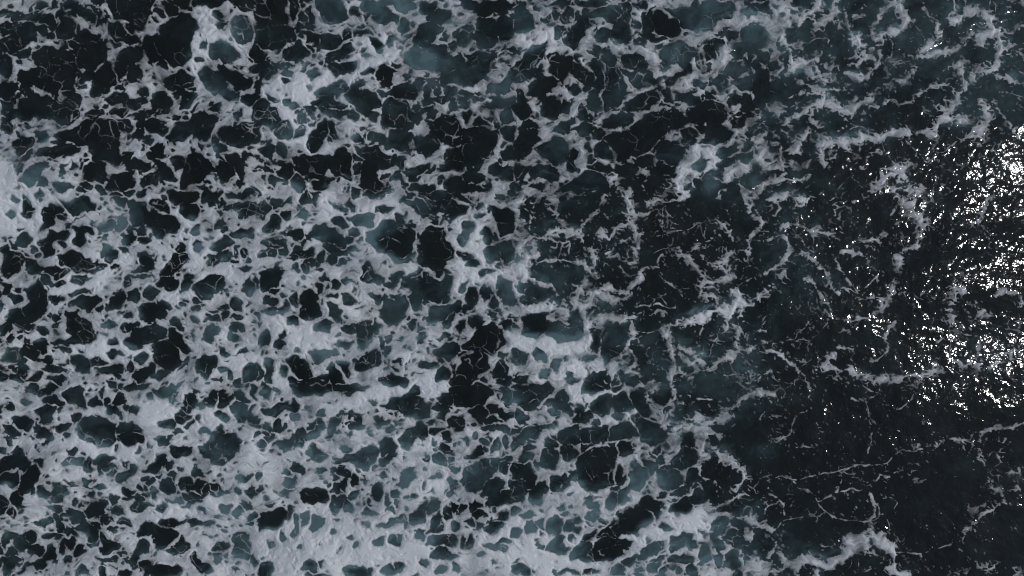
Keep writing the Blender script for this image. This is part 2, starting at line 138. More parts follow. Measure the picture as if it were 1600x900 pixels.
HOLES[1, 2] = """
0|365,0 470,0 470,30 420,35 370,25|95,180 115,162 145,195 125,220 100,210|435,140 460,120 470,150 445,165|920,70 920,0 1060,0 1105,40 1080,80 1030,90 990,110 950,100|1000,130 1050,80 1085,130 1085,170 1050,180 1015,160|905,180 940,150 980,165 985,200 940,215|e 1180 150 28 25|e 1110 120 20 30|600,360 660,320 640,350 610,390|425,440 450,425 475,450 470,485 440,490|e 400 480 14 25|205,500 260,510 320,510 330,550 300,578 240,565 210,540
0|990,560 1020,540 1055,560 1030,595 1000,595|e 960 580 22 16|e 895 610 18 28|e 925 575 22 10|980,640 1000,620 1030,655 990,665|1060,660 1100,645 1170,640 1160,670 1090,695 1070,685|e 1050 605 35 16|990,750 995,700 1020,700 1025,740 1005,758|0,690 10,620 60,605 130,600 140,640 90,680 40,685|e 750 888 16 10
1|145,0 355,0 350,35 290,45 210,55 170,30|35,120 90,100 150,90 180,65 205,95 200,130 150,120 80,152|e 15 232 18 14|e 55 225 18 10|e 490 155 25 22|e 440 185 12 12|745,190 780,175 810,210 800,255 760,265|365,420 390,390 430,400 430,440 400,455 370,440|340,530 350,480 390,480 380,520|e 497 455 8 22|690,530 715,515 700,535|e 735 515 14 10|860,300 880,282 920,305 930,330 880,325|985,340 1020,320 1060,300 1055,330 1010,355|e 900 250 28 18
1|1060,560 1110,530 1200,490 1205,560 1120,565|1110,630 1140,605 1190,590 1180,620 1140,635|e 935 660 16 20|e 1120 582 12 8|e 15 500 14 22|e 785 470 10 16|e 840 220 25 20|e 880 130 20 30
2|480,0 540,10 510,35 430,50 420,40|e 15 165 25 16|e 18 190 18 10|690,60 730,30 750,0 768,10 765,50 720,60|850,65 880,50 920,40 920,80 880,105|170,410 180,365 210,365 230,405 200,435|530,500 560,475 590,490 580,540 545,540|e 795 355 14 16|1050,510 1080,455 1130,440 1165,460 1150,510 1100,530|e 915 525 18 16|965,750 970,705 990,710 985,755|e 943 855 11 22|e 150 615 18 30|40,750 70,725 95,740 60,775|0,880 20,840 80,835 90,890 30,895|240,895 290,875 370,895|415,850 460,845 510,860 520,905 430,905|e 535 875 12 20|e 65 570 12 10
3|e 45 40 25 25|185,290 190,215 220,195 240,215 215,280|240,200 260,170 310,145 300,175 265,200|345,270 350,200 370,140 410,118 435,140 390,160 370,230|590,90 640,75 700,60 770,65 810,100 815,150 750,160 700,150 690,120 620,115|e 1180 50 20 40|675,270 710,215 745,200 750,250 710,310 680,300|570,265 620,250 660,290 650,320 600,345 570,310|235,310 265,280 295,310 320,350 280,365 250,340|330,600 345,545 390,530 420,550 400,590 370,630 340,620|e 617 540 14 25|560,430 590,420 620,445 580,450
3|1150,350 1170,335 1195,345 1190,365|1145,420 1150,370 1190,370 1190,420 1160,430|e 1170 280 12 25|980,500 990,470 1060,465 1040,500 1000,515|720,620 760,580 800,560 800,620 760,650 725,650|830,650 850,600 875,640 870,680 800,690|800,740 830,705 890,695 930,700 945,740 900,750 840,750|820,800 850,760 890,760 940,800 920,820 850,810|110,730 120,690 150,720 120,740|e 647 718 18 20|e 675 715 12 22|e 665 845 20 18|305,830 330,810 340,820 315,835
4|80,290 130,260 185,240 180,280 140,320 130,300|225,270 250,220 290,190 305,220 300,245 250,265|e 318 180 22 28|365,360 430,330 480,310 540,285 560,320 550,360 510,405 450,380 400,365|e 415 300 25 14|405,590 420,560 455,590 420,605|e 530 600 30 18|820,350 860,335 895,360 890,385 840,375|960,460 970,425 1050,370 1090,345 1140,350 1140,400 1090,440 1060,460 1000,465|e 1135 285 18 25|900,480 890,440 930,440 960,500 920,510|e 830 440 20 14|810,600 820,540 850,530 850,590 825,600
4|560,660 620,640 690,605 715,640 705,670 690,640 620,665|840,860 870,835 895,850 880,885 850,880|e 790 830 22 18|560,735 565,710 605,705 600,750 575,752|220,860 230,815 265,800 295,830 280,860 240,870|600,860 630,835 650,860 635,885 605,880
5|e 485 195 40 18|650,480 670,430 720,395 740,400 730,450 690,490|1070,740 1110,730 1180,760 1170,790 1120,765|e 1165 735 22 12|e 1050 800 18 12|250,690 255,625 290,618 318,630 300,680 275,695|205,620 230,610 240,660 215,670|165,710 180,620 195,630 205,680 180,720|425,710 450,685 465,710 430,720|450,755 470,720 485,740 465,765|960,260 980,240 1000,260 980,290|e 1030 245 10 16
"""
HOLES[2, 2] = """
0|495,300 520,265 560,265 572,300 550,330 505,335|485,430 500,380 520,400 535,440 515,465 490,460|890,440 900,370 940,340 1000,365 1040,400 1080,420 1070,450 1030,490 1000,470 940,440|880,470 930,460 965,490 950,515 910,515|880,80 970,75 990,100 950,130 890,135 870,110|390,700 450,660 540,590 590,560 640,610 640,640 600,680 590,710 540,700 480,720 410,710|375,800 385,740 430,715 480,730 555,730 550,770 500,810 440,830 390,835|1085,490 1110,455 1200,440 1200,500 1150,525 1100,515
0|e 355 885 18 10|210,895 230,880 310,885 320,895
1|285,150 320,125 380,135 380,165 330,188 290,175|545,40 600,40 640,90 640,150 600,150 575,80|305,380 320,330 380,310 470,305 490,340 465,400 465,460 400,490 330,490 310,440|0,380 80,385 110,410 100,470 70,490 50,450 0,440|0,450 45,455 75,510 60,545 0,545|820,530 850,490 900,500 905,530 880,560 830,555|735,590 750,560 800,532 835,560 830,590 770,605|e 700 70 30 25|800,240 850,230 850,290 800,280|600,545 640,530 690,545 700,600 670,630 650,590 610,570|690,660 720,652 748,668 720,682|e 980 583 24 16|e 400 885 20 8
2|0,40 60,0 180,0 180,30 120,90 90,125 40,110 0,60|330,60 325,20 350,0 420,0 425,20 370,40|e 260 122 22 12|e 110 235 25 22|225,260 230,215 280,195 320,200 305,260 300,290 250,280|320,310 320,230 350,215 410,215 420,260 390,280 350,300|e 440 240 22 35|460,270 470,210 510,170 555,200 600,245 540,245 490,265|215,330 230,290 280,290 300,310 285,350 240,355|85,540 90,480 150,450 175,490 150,520 120,555|180,480 190,430 260,425 270,470 230,510 190,500|270,420 290,390 305,410 305,460 280,450|740,510 790,470 820,460 815,500 770,520
2|e 835 430 18 35|e 735 125 18 18|e 850 55 18 25|745,365 780,340 810,310 860,310 870,350 820,385 760,385|340,710 380,680 400,690 375,720|1020,650 1050,630 1085,650 1060,668|e 1020 583 16 14|730,830 760,805 830,790 850,830 800,845|0,905 0,850 40,840 80,870 95,905
3|200,70 250,35 260,70 240,110 210,125 195,100|365,100 400,60 450,50 472,80 450,140 420,160 385,140|470,100 480,60 530,40 575,90 560,140 520,130|560,160 610,150 640,180 720,215 720,250 680,285 630,285 600,220|0,260 60,225 90,215 80,260 30,300 0,300|130,360 150,305 180,300 205,340 195,390 150,390|e 185 280 22 20|25,365 50,320 85,340 80,365|e 775 152 20 18|285,640 310,615 335,645 310,665|e 270 660 18 18|e 300 685 18 12|0,580 45,580 30,605 0,615|160,780 190,730 230,690 250,710 230,730 270,770 220,795
3|860,20 890,0 980,0 990,50 940,65 900,50|e 1060 570 25 28|e 1100 545 30 30|1120,590 1150,540 1165,560 1130,610|1000,830 1020,790 1060,790 1070,850 1030,870 1000,860|980,720 1020,690 1080,670 1080,770 1040,780|820,870 850,840 880,890 840,905|e 890 850 12 10|e 750 865 20 15|0,840 20,825 50,825 30,840|660,310 700,300 690,325
4|10,150 15,115 70,165 50,185 20,175|e 500 145 18 14|610,370 660,365 680,390 650,440 640,400|680,440 700,395 750,390 800,430 780,480 720,490 690,470|270,790 310,740 340,720 370,745 385,800 385,840 330,830 280,815|e 370 615 28 20|e 225 578 16 14|930,690 945,650 970,620 1000,640 1005,680 960,695|870,790 880,740 920,770 930,830 890,840|930,720 960,700 990,770 970,790 940,760|940,800 990,790 1000,850 970,870 945,840|735,780 745,720 800,700 840,700 840,740 790,770 750,790
4|585,820 620,770 680,725 715,730 700,770 640,800 610,835|645,830 690,800 720,815 680,840|e 668 860 28 25|690,890 720,860 760,850 740,890|e 790 880 18 16|510,850 540,815 580,805 590,850 560,870
5|545,420 570,370 630,390 640,440 600,490 550,490|440,580 450,520 490,505 500,540 460,585|e 525 520 25 28|150,680 170,620 210,610 235,650 210,700 160,705|115,660 120,615 150,610 140,680|e 80 670 30 22|30,620 80,590 105,610 90,635|e 15 690 22 25|470,880 500,850 540,880 530,905 480,905
6|335,550 400,545 420,570 410,610 370,580
"""
# Strands of foam on the dark water: half width, raggedness | path | path ...  (same tile coordinates); key 3 = strand object, 0 = part of the main foam
STRANDS = {}
STRANDS[3, 0] = """
22 .3|0,120 100,110 170,90 230,30 240,-20
14 .4|50,130 80,220 110,290 130,340|0,600 40,640|60,690 70,780|700,260 800,260 880,230 960,160
10 .4|210,280 240,350 280,395 330,350|490,200 490,110 540,50 590,10|1060,360 1130,365 1220,380
7 .3|350,40 380,150 400,220|720,40 770,80 800,90|0,850 100,855 200,830|1040,490 1090,530 1130,590 1200,650
16 .4|620,-10 600,60 650,90 610,140 540,170 500,200|590,390 650,370 690,340
25 .6|420,200 450,240 440,300|900,310 940,370 880,440 830,530|500,880 560,830 640,790|230,270 150,300 120,320
14 .2|800,90 805,150 780,200 730,230|380,340 450,370 500,320 520,260|270,640 230,710 260,770
4 .3|680,110 720,140 750,190|1040,40 1060,-10|920,40 915,-10|870,50 860,-10|560,330 620,300 700,280|1100,130 1150,150 1210,120|1060,60 1090,10 1130,50 1170,70|550,170 590,210 570,290 640,280|170,190 240,180 290,170 300,210|260,60 300,130 340,110
22 .3|860,100 900,60 980,50 1040,90 1060,150 1000,190|220,680 300,670 400,665 500,630 580,620 640,630
20 .6|1080,150 1100,220 1070,310 980,360|760,640 800,560 880,550 940,570|140,540 200,500 290,490 350,520 430,480 490,450|1000,500 1010,580 1000,620 930,660|0,870 60,830|130,700 200,600
8 .5|150,430 250,430 370,420|480,500 560,480 640,490 750,420 830,390|330,60 300,30 330,0|200,560 260,590 290,640|250,70 290,110 340,130|700,620 800,600 860,600|440,780 480,700 520,720
4 .5|360,560 400,600 480,600 560,590|330,640 380,620 440,600|0,560 60,520 150,480|20,430 90,450 130,430|530,660 560,740 600,800|640,660 700,700 680,740|420,640 440,740 380,790|830,400 900,420 1000,410|1060,430 1150,440 1200,450|760,740 820,700 900,680|380,110 420,40 480,60|100,200 160,240 200,280|1010,120 1100,100 1200,130|1130,250 1200,240|1140,300 1200,330
"""
STRANDS[2, 0] = """
25 .2|0,210 100,190 160,180 130,70 90,40|200,420 290,440 330,490 280,540 200,590 150,620|960,130 1060,110 1210,100|280,650 310,700 320,760
18 .3|160,220 250,240 330,260 360,180 380,130|600,30 650,20 720,20 860,0|400,560 500,500 580,440 690,395|0,760 80,765 130,740|1170,880 1210,850
10 .3|280,90 250,140 230,170|430,300 430,400 430,510|490,290 540,390 580,440|600,530 580,570 540,600 480,600|560,745 640,720 700,660 720,560|1190,490 1140,560 1100,600
27 .3|470,230 560,240 640,230 670,330|900,350 960,330 1010,240 960,170|880,360 820,400 780,340
30 .5|770,880 780,790 830,720 920,690 1040,640 1100,600|1010,830 1080,780 1150,770 1190,690 1150,640
13 .3|100,690 150,640 110,740 170,770|750,330 780,400 850,420|500,100 560,120 590,190
6 .3|380,680 380,740|440,650 480,700 480,740|870,190 900,260 910,320|940,200 930,280|850,210 890,310|1100,260 1130,330
"""
STRANDS[2, 1] = """
22 .5|0,60 30,40 50,0|10,580 80,545 160,550 250,560
5 .3|150,10 250,10 380,5|700,90 690,170|640,210 720,215 790,180 900,155|680,280 760,260 790,260|590,540 650,545 750,540|590,440 590,540|700,390 750,430 820,470|240,250 230,300|885,620 870,720|1010,640 950,710 930,770|1000,790 1050,850 1150,860 1200,850|1080,770 1140,830|1050,850 1000,860|1080,600 1140,630 1200,655|90,130 90,190|60,80 100,130|400,130 480,110 560,100|1100,790 1090,850 1120,890|1150,740 1200,760|1170,850 1160,900
12 .5|165,50 210,100 250,160 290,185|440,210 480,180 540,150 560,130|400,190 440,210|1070,520 1130,500 1200,475|790,730 840,740|860,770 900,810
14 .5|170,210 230,180 300,185 330,210 370,270 390,320 400,410|0,240 60,230 150,215 240,240|550,140 590,200 600,240
28 .4|0,350 60,310 110,290|340,620 350,700 330,770|1020,580 1050,520 1060,470|200,870 290,840
9 .5|20,340 150,330 240,310 330,340 390,390|320,180 350,140 400,100 440,40|460,280 500,240 560,210|580,240 590,300 550,330|570,110 620,100|1090,30 1110,100 1160,140 1130,180 1115,300|960,140 1010,180 1040,230|840,280 880,250|900,300 950,350 1030,350|940,330 1040,290
16 .5|510,0 550,40 570,90|640,50 700,55 760,40 830,10|790,290 850,350 890,400 950,420 1040,390|890,400 870,480 900,500 950,490|280,540 320,470 360,420
30 .4|330,530 400,480 450,490
18 .2|460,460 530,460 570,430 585,380|330,560 360,620|340,620 430,600 520,590 570,580
8 .2|590,370 640,350 700,355|450,520 520,500 560,460|60,395 110,410 190,440 230,490 255,550|560,600 575,680 540,730 480,780 420,820|430,640 410,720 400,800|180,590 260,610|560,740 580,800 540,850|750,420 770,440
32 .2|0,690 80,720 180,730 340,725|0,830 60,830 120,790|270,820 330,790 400,820
16 .4|690,640 720,690 745,760 750,880|1050,640 1050,720 1080,740
20 .3|780,610 870,600 960,560 1060,560
10 .3|700,640 760,630 800,580
14 .3|1180,705 1090,740 1020,770 950,820 870,850|860,850 820,880|780,770 850,800 880,850|770,820 840,880
3.5 .5|260,230 270,270|20,420 10,540|10,480 60,520|420,240 400,290|620,120 600,170 620,200|720,290 700,330|980,190 1000,280 960,310|1120,190 1200,180|1120,220 1190,250|1000,330 1080,320 1160,360|500,760 520,800|570,560 640,590 600,600|540,860 470,890|640,720 620,760 650,800|580,640 640,660 680,650|1040,480 1080,440 1150,390
"""
STRANDS[2, 2] = """
12 .5|750,-20 760,80 720,150 690,210|640,60 690,130 720,200|900,290 950,300 990,340 1050,370 1100,430 1050,490|1100,620 1150,650 1220,690|890,590 960,560 1050,540 1110,520
11 .2|830,60 890,72 990,90 1030,120 1090,70 1220,40
18 .8|860,170 930,190 1000,150|900,250 880,300 910,330|800,170 850,220 880,270
5 .4|1100,450 1220,430|960,440 1000,480|1160,400 1110,440|1180,130 1150,180
"""
STRANDS[3, 1] = """
12 .5|0,30 90,30 180,50|60,160 130,140 200,170 300,200
25 .8|640,40 690,90 720,160|620,-20 700,10
9 .5|330,300 400,290 440,300|430,230 520,225 550,200|640,270 720,265 700,170 720,120|960,160 1020,110 1010,60 1050,20
4 .3|80,710 130,690 190,710 240,670 280,610|130,690 180,590|1000,170 1030,200 1070,200|100,320 150,350 190,330|860,650 850,720 860,770|880,660 960,680 1040,720 1100,790|10,440 50,470|780,700 820,670
8 .3|0,745 90,770 150,840 190,910
25 .9|220,850 290,800 350,740|330,870 300,820|850,800 950,790 1050,820|1000,560 960,590|870,560 880,620|1080,800 1180,760|900,440 860,520
14 .8|480,880 560,885 650,870 740,850 830,840|380,830 430,860 480,880
8 .5|470,790 540,770 570,720 555,650 600,615|1060,480 1110,460 1150,490 1190,540
"""
STRANDS[3, 2] = """
9 .3|0,720 40,730 50,770 10,820|20,890 120,830
6 .5|430,10 450,40 520,50|100,450 150,490 210,520 235,570
5 .4|0,690 50,680 100,640 190,630|570,105 620,120 670,80 680,50|30,275 100,240 130,160 90,145 30,160|130,160 180,120 190,50|0,510 50,520 80,570 90,620|-10,580 60,540|140,290 230,300
4 .4|545,540 590,550 630,560 610,590|350,490 430,495 510,460 530,430|590,420 640,400 680,350
8 .3|530,430 570,440
10 .9|680,290 760,280 860,265 960,255
14 .9|990,320 1030,400|1040,490 1110,530|990,850 1050,875|860,880 920,870|920,690 1000,620 1080,540 1180,490|1120,420 1180,430|1160,890 1170,870
8 .6|1000,230 1060,220 1100,190 1220,190
6 .6|610,790 700,795 780,780 850,740
"""
# strands told apart one by one: name, label, tile, lines
SOLO = [
 ("foam_swirl", "broad pale foam swirl with small dark openings on black water at the bottom right", (3, 2), """
24 .2|70,810 110,860 180,830 240,860 320,820 400,780 470,770
20 .2|580,790 600,850 570,880 640,890|240,860 230,920
34 .2|350,760 430,740 500,720 550,750 580,800
13 .3|460,790 520,800 570,830|330,770 360,800
4 .3|500,720 580,720 590,670 570,640|430,820 420,870|420,860 510,880|250,760 330,735|380,800 390,850 350,890"""),
 ("foam_ring", "ragged open ring of foam around dark water, left of the sun glitter", (3, 1), """
10 .4|250,550 310,590 380,605 460,580 520,555
14 .6|520,550 560,490 590,420 620,360 610,290
9 .4|420,500 480,490 530,510|310,320 340,370 390,430
6 .4|410,450 480,440 530,400|350,440 380,480|390,430 440,490|330,440 420,470
11 .6|150,285 210,290 250,350 270,410 320,470
7 .4|220,450 260,500 290,560|180,400 220,440"""),
 ("foam_loop", "small closed loop of thin foam just left of the ragged foam ring", (3, 1), """
9 .4|0,230 50,200 90,230 100,290 60,350 0,380"""),
 ("foam_streak", "long thin broken foam thread crossing the black water at the lower right", (3, 2), """
4.5 .4|-10,460 90,440 200,430 260,420 340,390 400,375 490,370
6 .6|400,380 490,375 560,350 600,310 660,320 710,300"""),
 ("foam_curl", "thin foam thread ending in a small twisted loop on the black water", (3, 2), """
6 .4|235,570 270,600 340,620 390,640 490,650|235,560 300,520 340,480|490,555 525,570 520,620 490,645
9 .3|470,510 485,560 495,600 485,645"""),
 ("foam_tail", "fine upright foam thread hanging down from a foam knot onto black water", (3, 2), """
4.5 .4|460,80 490,150 490,240 470,310
5 .5|460,90 400,80|500,160 515,200 490,240"""),
]
# how much foam lies between the openings, 100 x 100 units per entry
COVER = """
.72 .74 .70 .85 .70 .85 .80 .66 .76 .70 .70 .70 .58 .54 .51 .54
.74 .78 .80 .86 .90 .92 .76 .70 .75 .75 .66 .62 .54 .53 .52 .50
.85 .85 .80 .85 .85 .86 .76 .70 .70 .70 .74 .74 .58 .50 .42 .32
.93 .92 .92 .95 .92 .96 .82 .80 .48 .42 .38 .36 .34 .30 .30 .24
.92 .93 .95 .96 .96 .95 .82 .92 .48 .40 .30 .34 .30 .26 .22 .24
.88 .92 .92 .95 .95 .92 .88 .74 .84 .62 .36 .42 .24 .16 .22 .30
.92 .96 .95 .92 .95 .95 .86 .80 .85 .80 .62 .50 .14 .12 .12 .18
.92 .92 .96 .96 .96 .96 .96 .92 .90 .90 .80 .50 .10 .08 .08 .20
.88 .92 .92 .96 1.0 1.0 .98 .98 1.0 .95 .92 .82 .18 .12 .08 .14
"""
# milkiness of the water where no opening is named
MILK = """
2 2 1 2 2 3 5 3 2 3 3 3 3 3 3 3
2 1 1 2 3 3 4 3 2 2 2 2 3 2 2 3
3 1 1 1 2 2 2 2 2 2 1 3 2 1 1 1
3 2 2 2 3 4 3 1 2 1 1 1 2 1 1 0
2 2 2 2 3 3 3 3 3 1 1 1 2 1 0 0
2 2 2 3 3 4 4 2 4 3 2 3 1 1 1 2
2 3 3 3 4 4 3 2 3 4 3 2 0 0 0 0
2 3 3 3 4 4 5 4 4 4 3 2 0 0 0 1
3 2 2 4 5 5 5 5 5 4 4 3 2 1 0 1
"""
# crests that have just spilled: reach, then a path in survey units
CRESTS = """
38 -20,280 10,310 40,320
14 70,450 110,445 150,432 185,400
13 330,20 325,60 300,105
22 430,150 470,140 530,125 600,75
18 440,160 450,205 480,215
22 735,345 745,385 722,425
16 720,430 770,425 830,440
16 275,325 300,370 290,390
16 430,515 470,540 490,525
42 440,870 500,835 570,850 640,885
34 790,845 850,875 900,880
15 560,715 620,700 670,680
13 800,540 860,545 905,535
14 560,615 640,610 690,600
12 120,550 170,545 220,552
12 125,700 165,708 210,695
12 240,802 290,800 345,785
14 350,430 300,450 270,470
16 240,640 300,660 340,640
14 900,620 960,615 1000,665
14 1090,490 1140,500 1155,470
12 820,60 840,80 860,55
14 880,580 920,570
16 510,320 560,345 600,330
14 380,560 430,590 480,600
16 1000,840 1060,820 1110,820
18 1050,300 1070,270 1110,250
"""
# ---------------------------------------------------------------- foam survey -> fields on the sea surface
MARG = 120                       # survey units built beyond the frame on every side
STEP = 1.0
NU = int((1600 + 2 * MARG) / STEP) + 1
NV = int((900 + 2 * MARG) / STEP) + 1
uu = (np.arange(NU) * STEP - MARG).astype(np.float32)
vv = (np.arange(NV) * STEP - MARG).astype(np.float32)
U, V = np.meshgrid(uu, vv)

def hash2(ix, iy, seed):
    h = (ix.astype(np.int64) * 374761393 + iy.astype(np.int64) * 668265263 + seed * 974634777) & 0xFFFFFFFF
    h = ((h ^ (h >> 13)) * 1274126177) & 0xFFFFFFFF
    h = ((h ^ (h >> 16)) * 2246822519) & 0xFFFFFFFF
    return ((h ^ (h >> 15)) & 0xFFFFFF).astype(np.float32) / 16777215.0

def perlin(x, y, seed=0):
    x0 = np.floor(x); y0 = np.floor(y)
    ix = x0.astype(np.int32); iy = y0.astype(np.int32)
    fx = (x - x0).astype(np.float32); fy = (y - y0).astype(np.float32)
    lx, hx, ly, hy = ix.min(), ix.max() + 2, iy.min(), iy.max() + 2
    gx, gy = np.meshgrid(np.arange(lx, hx + 1), np.arange(ly, hy + 1))
    a = hash2(gx, gy, seed) * 6.2831853
    ga = np.cos(a); gb = np.sin(a)
    jx = ix - lx; jy = iy - ly
    sx = fx * fx * fx * (fx * (fx * 6 - 15) + 10); sy = fy * fy * fy * (fy * (fy * 6 - 15) + 10)
    def d(ox, oy):
        return ga[jy + oy, jx + ox] * (fx - ox) + gb[jy + oy, jx + ox] * (fy - oy)
    n0 = d(0, 0); n0 = n0 + sx * (d(1, 0) - n0)
    n1 = d(0, 1); n1 = n1 + sx * (d(1, 1) - n1)
    return (n0 + sy * (n1 - n0)) * 1.5

def fbm(x, y, scale, octs, seed, gain=.5):
    s = 0; a = 1; t = 0
    for o in range(octs):
        s = s + a * perlin(x / scale, y / scale, seed + o * 17); t += a
        a *= gain; scale *= .5
    return s / t

def voronoi(x, y, size, seed, jit=.95):
    """distance to nearest and second nearest cell point, in cells, and the cell's random number"""
    x = x / size; y = y / size
    ix = np.floor(x).astype(np.int32); iy = np.floor(y).astype(np.int32)
    f1 = np.full(x.shape, 9, np.float32); f2 = f1.copy(); rid = np.zeros(x.shape, np.float32)
    lx, hx, ly, hy = ix.min() - 1, ix.max() + 1, iy.min() - 1, iy.max() + 1
    gx, gy = np.meshgrid(np.arange(lx, hx + 1), np.arange(ly, hy + 1))
    px = (gx + .5 + jit * (hash2(gx, gy, seed) - .5)).astype(np.float32)
    py = (gy + .5 + jit * (hash2(gx, gy, seed + 5) - .5)).astype(np.float32)
    rr = hash2(gx, gy, seed + 9)
    for oy in (-1, 0, 1):
        for ox in (-1, 0, 1):
            jx = ix - lx + ox; jy = iy - ly + oy
            d = np.hypot(px[jy, jx] - x, py[jy, jx] - y)
            c = d < f1
            f2 = np.where(c, f1, np.minimum(f2, d))
            rid = np.where(c, rr[jy, jx], rid)
            f1 = np.where(c, d, f1)
    return f1, f2, rid

def sstep(a, b, x):
    t = np.clip((x - a) / (b - a), 0, 1)
    return t * t * (3 - 2 * t)

def coarse(txt, blur=1):
    g = np.array([[float(c) for c in l.split()] for l in txt.strip().splitlines()], np.float32)
    x = np.clip((U + 40 * n_mid1) / 100 - .5, 0, 14.999); y = np.clip((V + 40 * n_mid2) / 100 - .5, 0, 7.999)
    ix = x.astype(np.int32); iy = y.astype(np.int32); fx = x - ix; fy = y - iy
    fx = fx * fx * (3 - 2 * fx); fy = fy * fy * (3 - 2 * fy)
    return (g[iy, ix] * (1 - fx) + g[iy, ix + 1] * fx) * (1 - fy) + (g[iy + 1, ix] * (1 - fx) + g[iy + 1, ix + 1] * fx) * fy

n_mid1 = fbm(U, V, 46, 2, 11); n_mid2 = fbm(U, V, 46, 2, 12)
n_fin1 = fbm(U, V, 15, 3, 13, .62); n_fin2 = fbm(U, V, 15, 3, 14, .62)
n_mic = fbm(U, V, 5, 2, 15, .7)
n_smo1 = fbm(U, V, 20, 2, 16, .45); n_smo2 = fbm(U, V, 20, 2, 17, .45)
WU = U + 3.0 * n_mid1 + 7.5 * n_smo1 + 2.4 * n_fin1
WV = V + 3.0 * n_mid2 + 7.5 * n_smo2 + 2.4 * n_fin2

def smooth_loop(p):
    """round a closed outline (two corner cuts)"""
    p = p + (p - p.mean(0)) * .06
    for cut in (.22, .25):
        q = np.roll(p, -1, 0)
        p = np.stack([p * (1 - cut * .62) + q * cut * .62, p * cut * .62 + q * (1 - cut * .62)], 1).reshape(-1, 2)
    return p

def window(x0, x1, y0, y1, pad):
    a = max(0, int((x0 - pad + MARG) / STEP)); b = min(NU, int((x1 + pad + MARG) / STEP) + 2)
    c = max(0, int((y0 - pad + MARG) / STEP)); d = min(NV, int((y1 + pad + MARG) / STEP) + 2)
    return slice(c, d), slice(a, b)

FAR = 60.0
D1 = np.full(U.shape, FAR, np.float32)      # signed distance to the nearest opening (negative inside)
D2 = D1.copy()
TONE = np.full(U.shape, -1, np.float32)
rnd = random.Random(4)

def add_hole(p, tone):
    ys, xs = window(p[:, 0].min(), p[:, 0].max(), p[:, 1].min(), p[:, 1].max(), 24)
    x = WU[ys, xs]; y = WV[ys, xs]
    if x.size == 0: return
    dist = np.full(x.shape, 1e9, np.float32); ins = np.zeros(x.shape, bool)
    for (ax, ay), (bx, by) in zip(p, np.roll(p, -1, 0)):
        ex, ey = bx - ax, by - ay
        L = ex * ex + ey * ey + 1e-9
        t = np.clip(((x - ax) * ex + (y - ay) * ey) / L, 0, 1)
        dist = np.minimum(dist, (x - ax - t * ex) ** 2 + (y - ay - t * ey) ** 2)
        if abs(ey) > 1e-6:
            c = (ay > y) != (by > y)
            ins ^= c & (x < ex * (y - ay) / ey + ax)
    dist = np.sqrt(dist); dist = np.where(ins, -dist, dist)
    d1 = D1[ys, xs]; d2 = D2[ys, xs]; tn = TONE[ys, xs]
    c = dist < d1
    D2[ys, xs] = np.where(c, d1, np.minimum(d2, dist))
    TONE[ys, xs] = np.where(c & (dist < 3), tone, tn)
    D1[ys, xs] = np.minimum(d1, dist)

for (tc, tr), txt in HOLES.items():
    for line in txt.strip().splitlines():
        tone, *items = line.split('|')
        for it in items:
            if it[0] == 'e':
                cx, cy, rx, ry = [float(k) for k in it.split()[1:]]
                an = np.arange(9) * 2 * math.pi / 9 + rnd.random()
                tl = rnd.uniform(-.5, .5)
                ex, ey = rx * 1.08 * np.cos(an), ry * 1.08 * np.sin(an)
                p = np.stack([cx + ex * math.cos(tl) - ey * math.sin(tl) * .6, cy + ex * math.sin(tl) * .6 + ey * math.cos(tl)], 1)
                p += np.array([[rnd.uniform(-.22, .22) * rx, rnd.uniform(-.22, .22) * ry] for _ in an])
            else:
                p = np.array([[float(k) for k in q.split(',')] for q in it.split()])
            p = p / 3 + np.array([400 * tc, 300 * tr])
            add_hole(smooth_loop(p), float(tone))

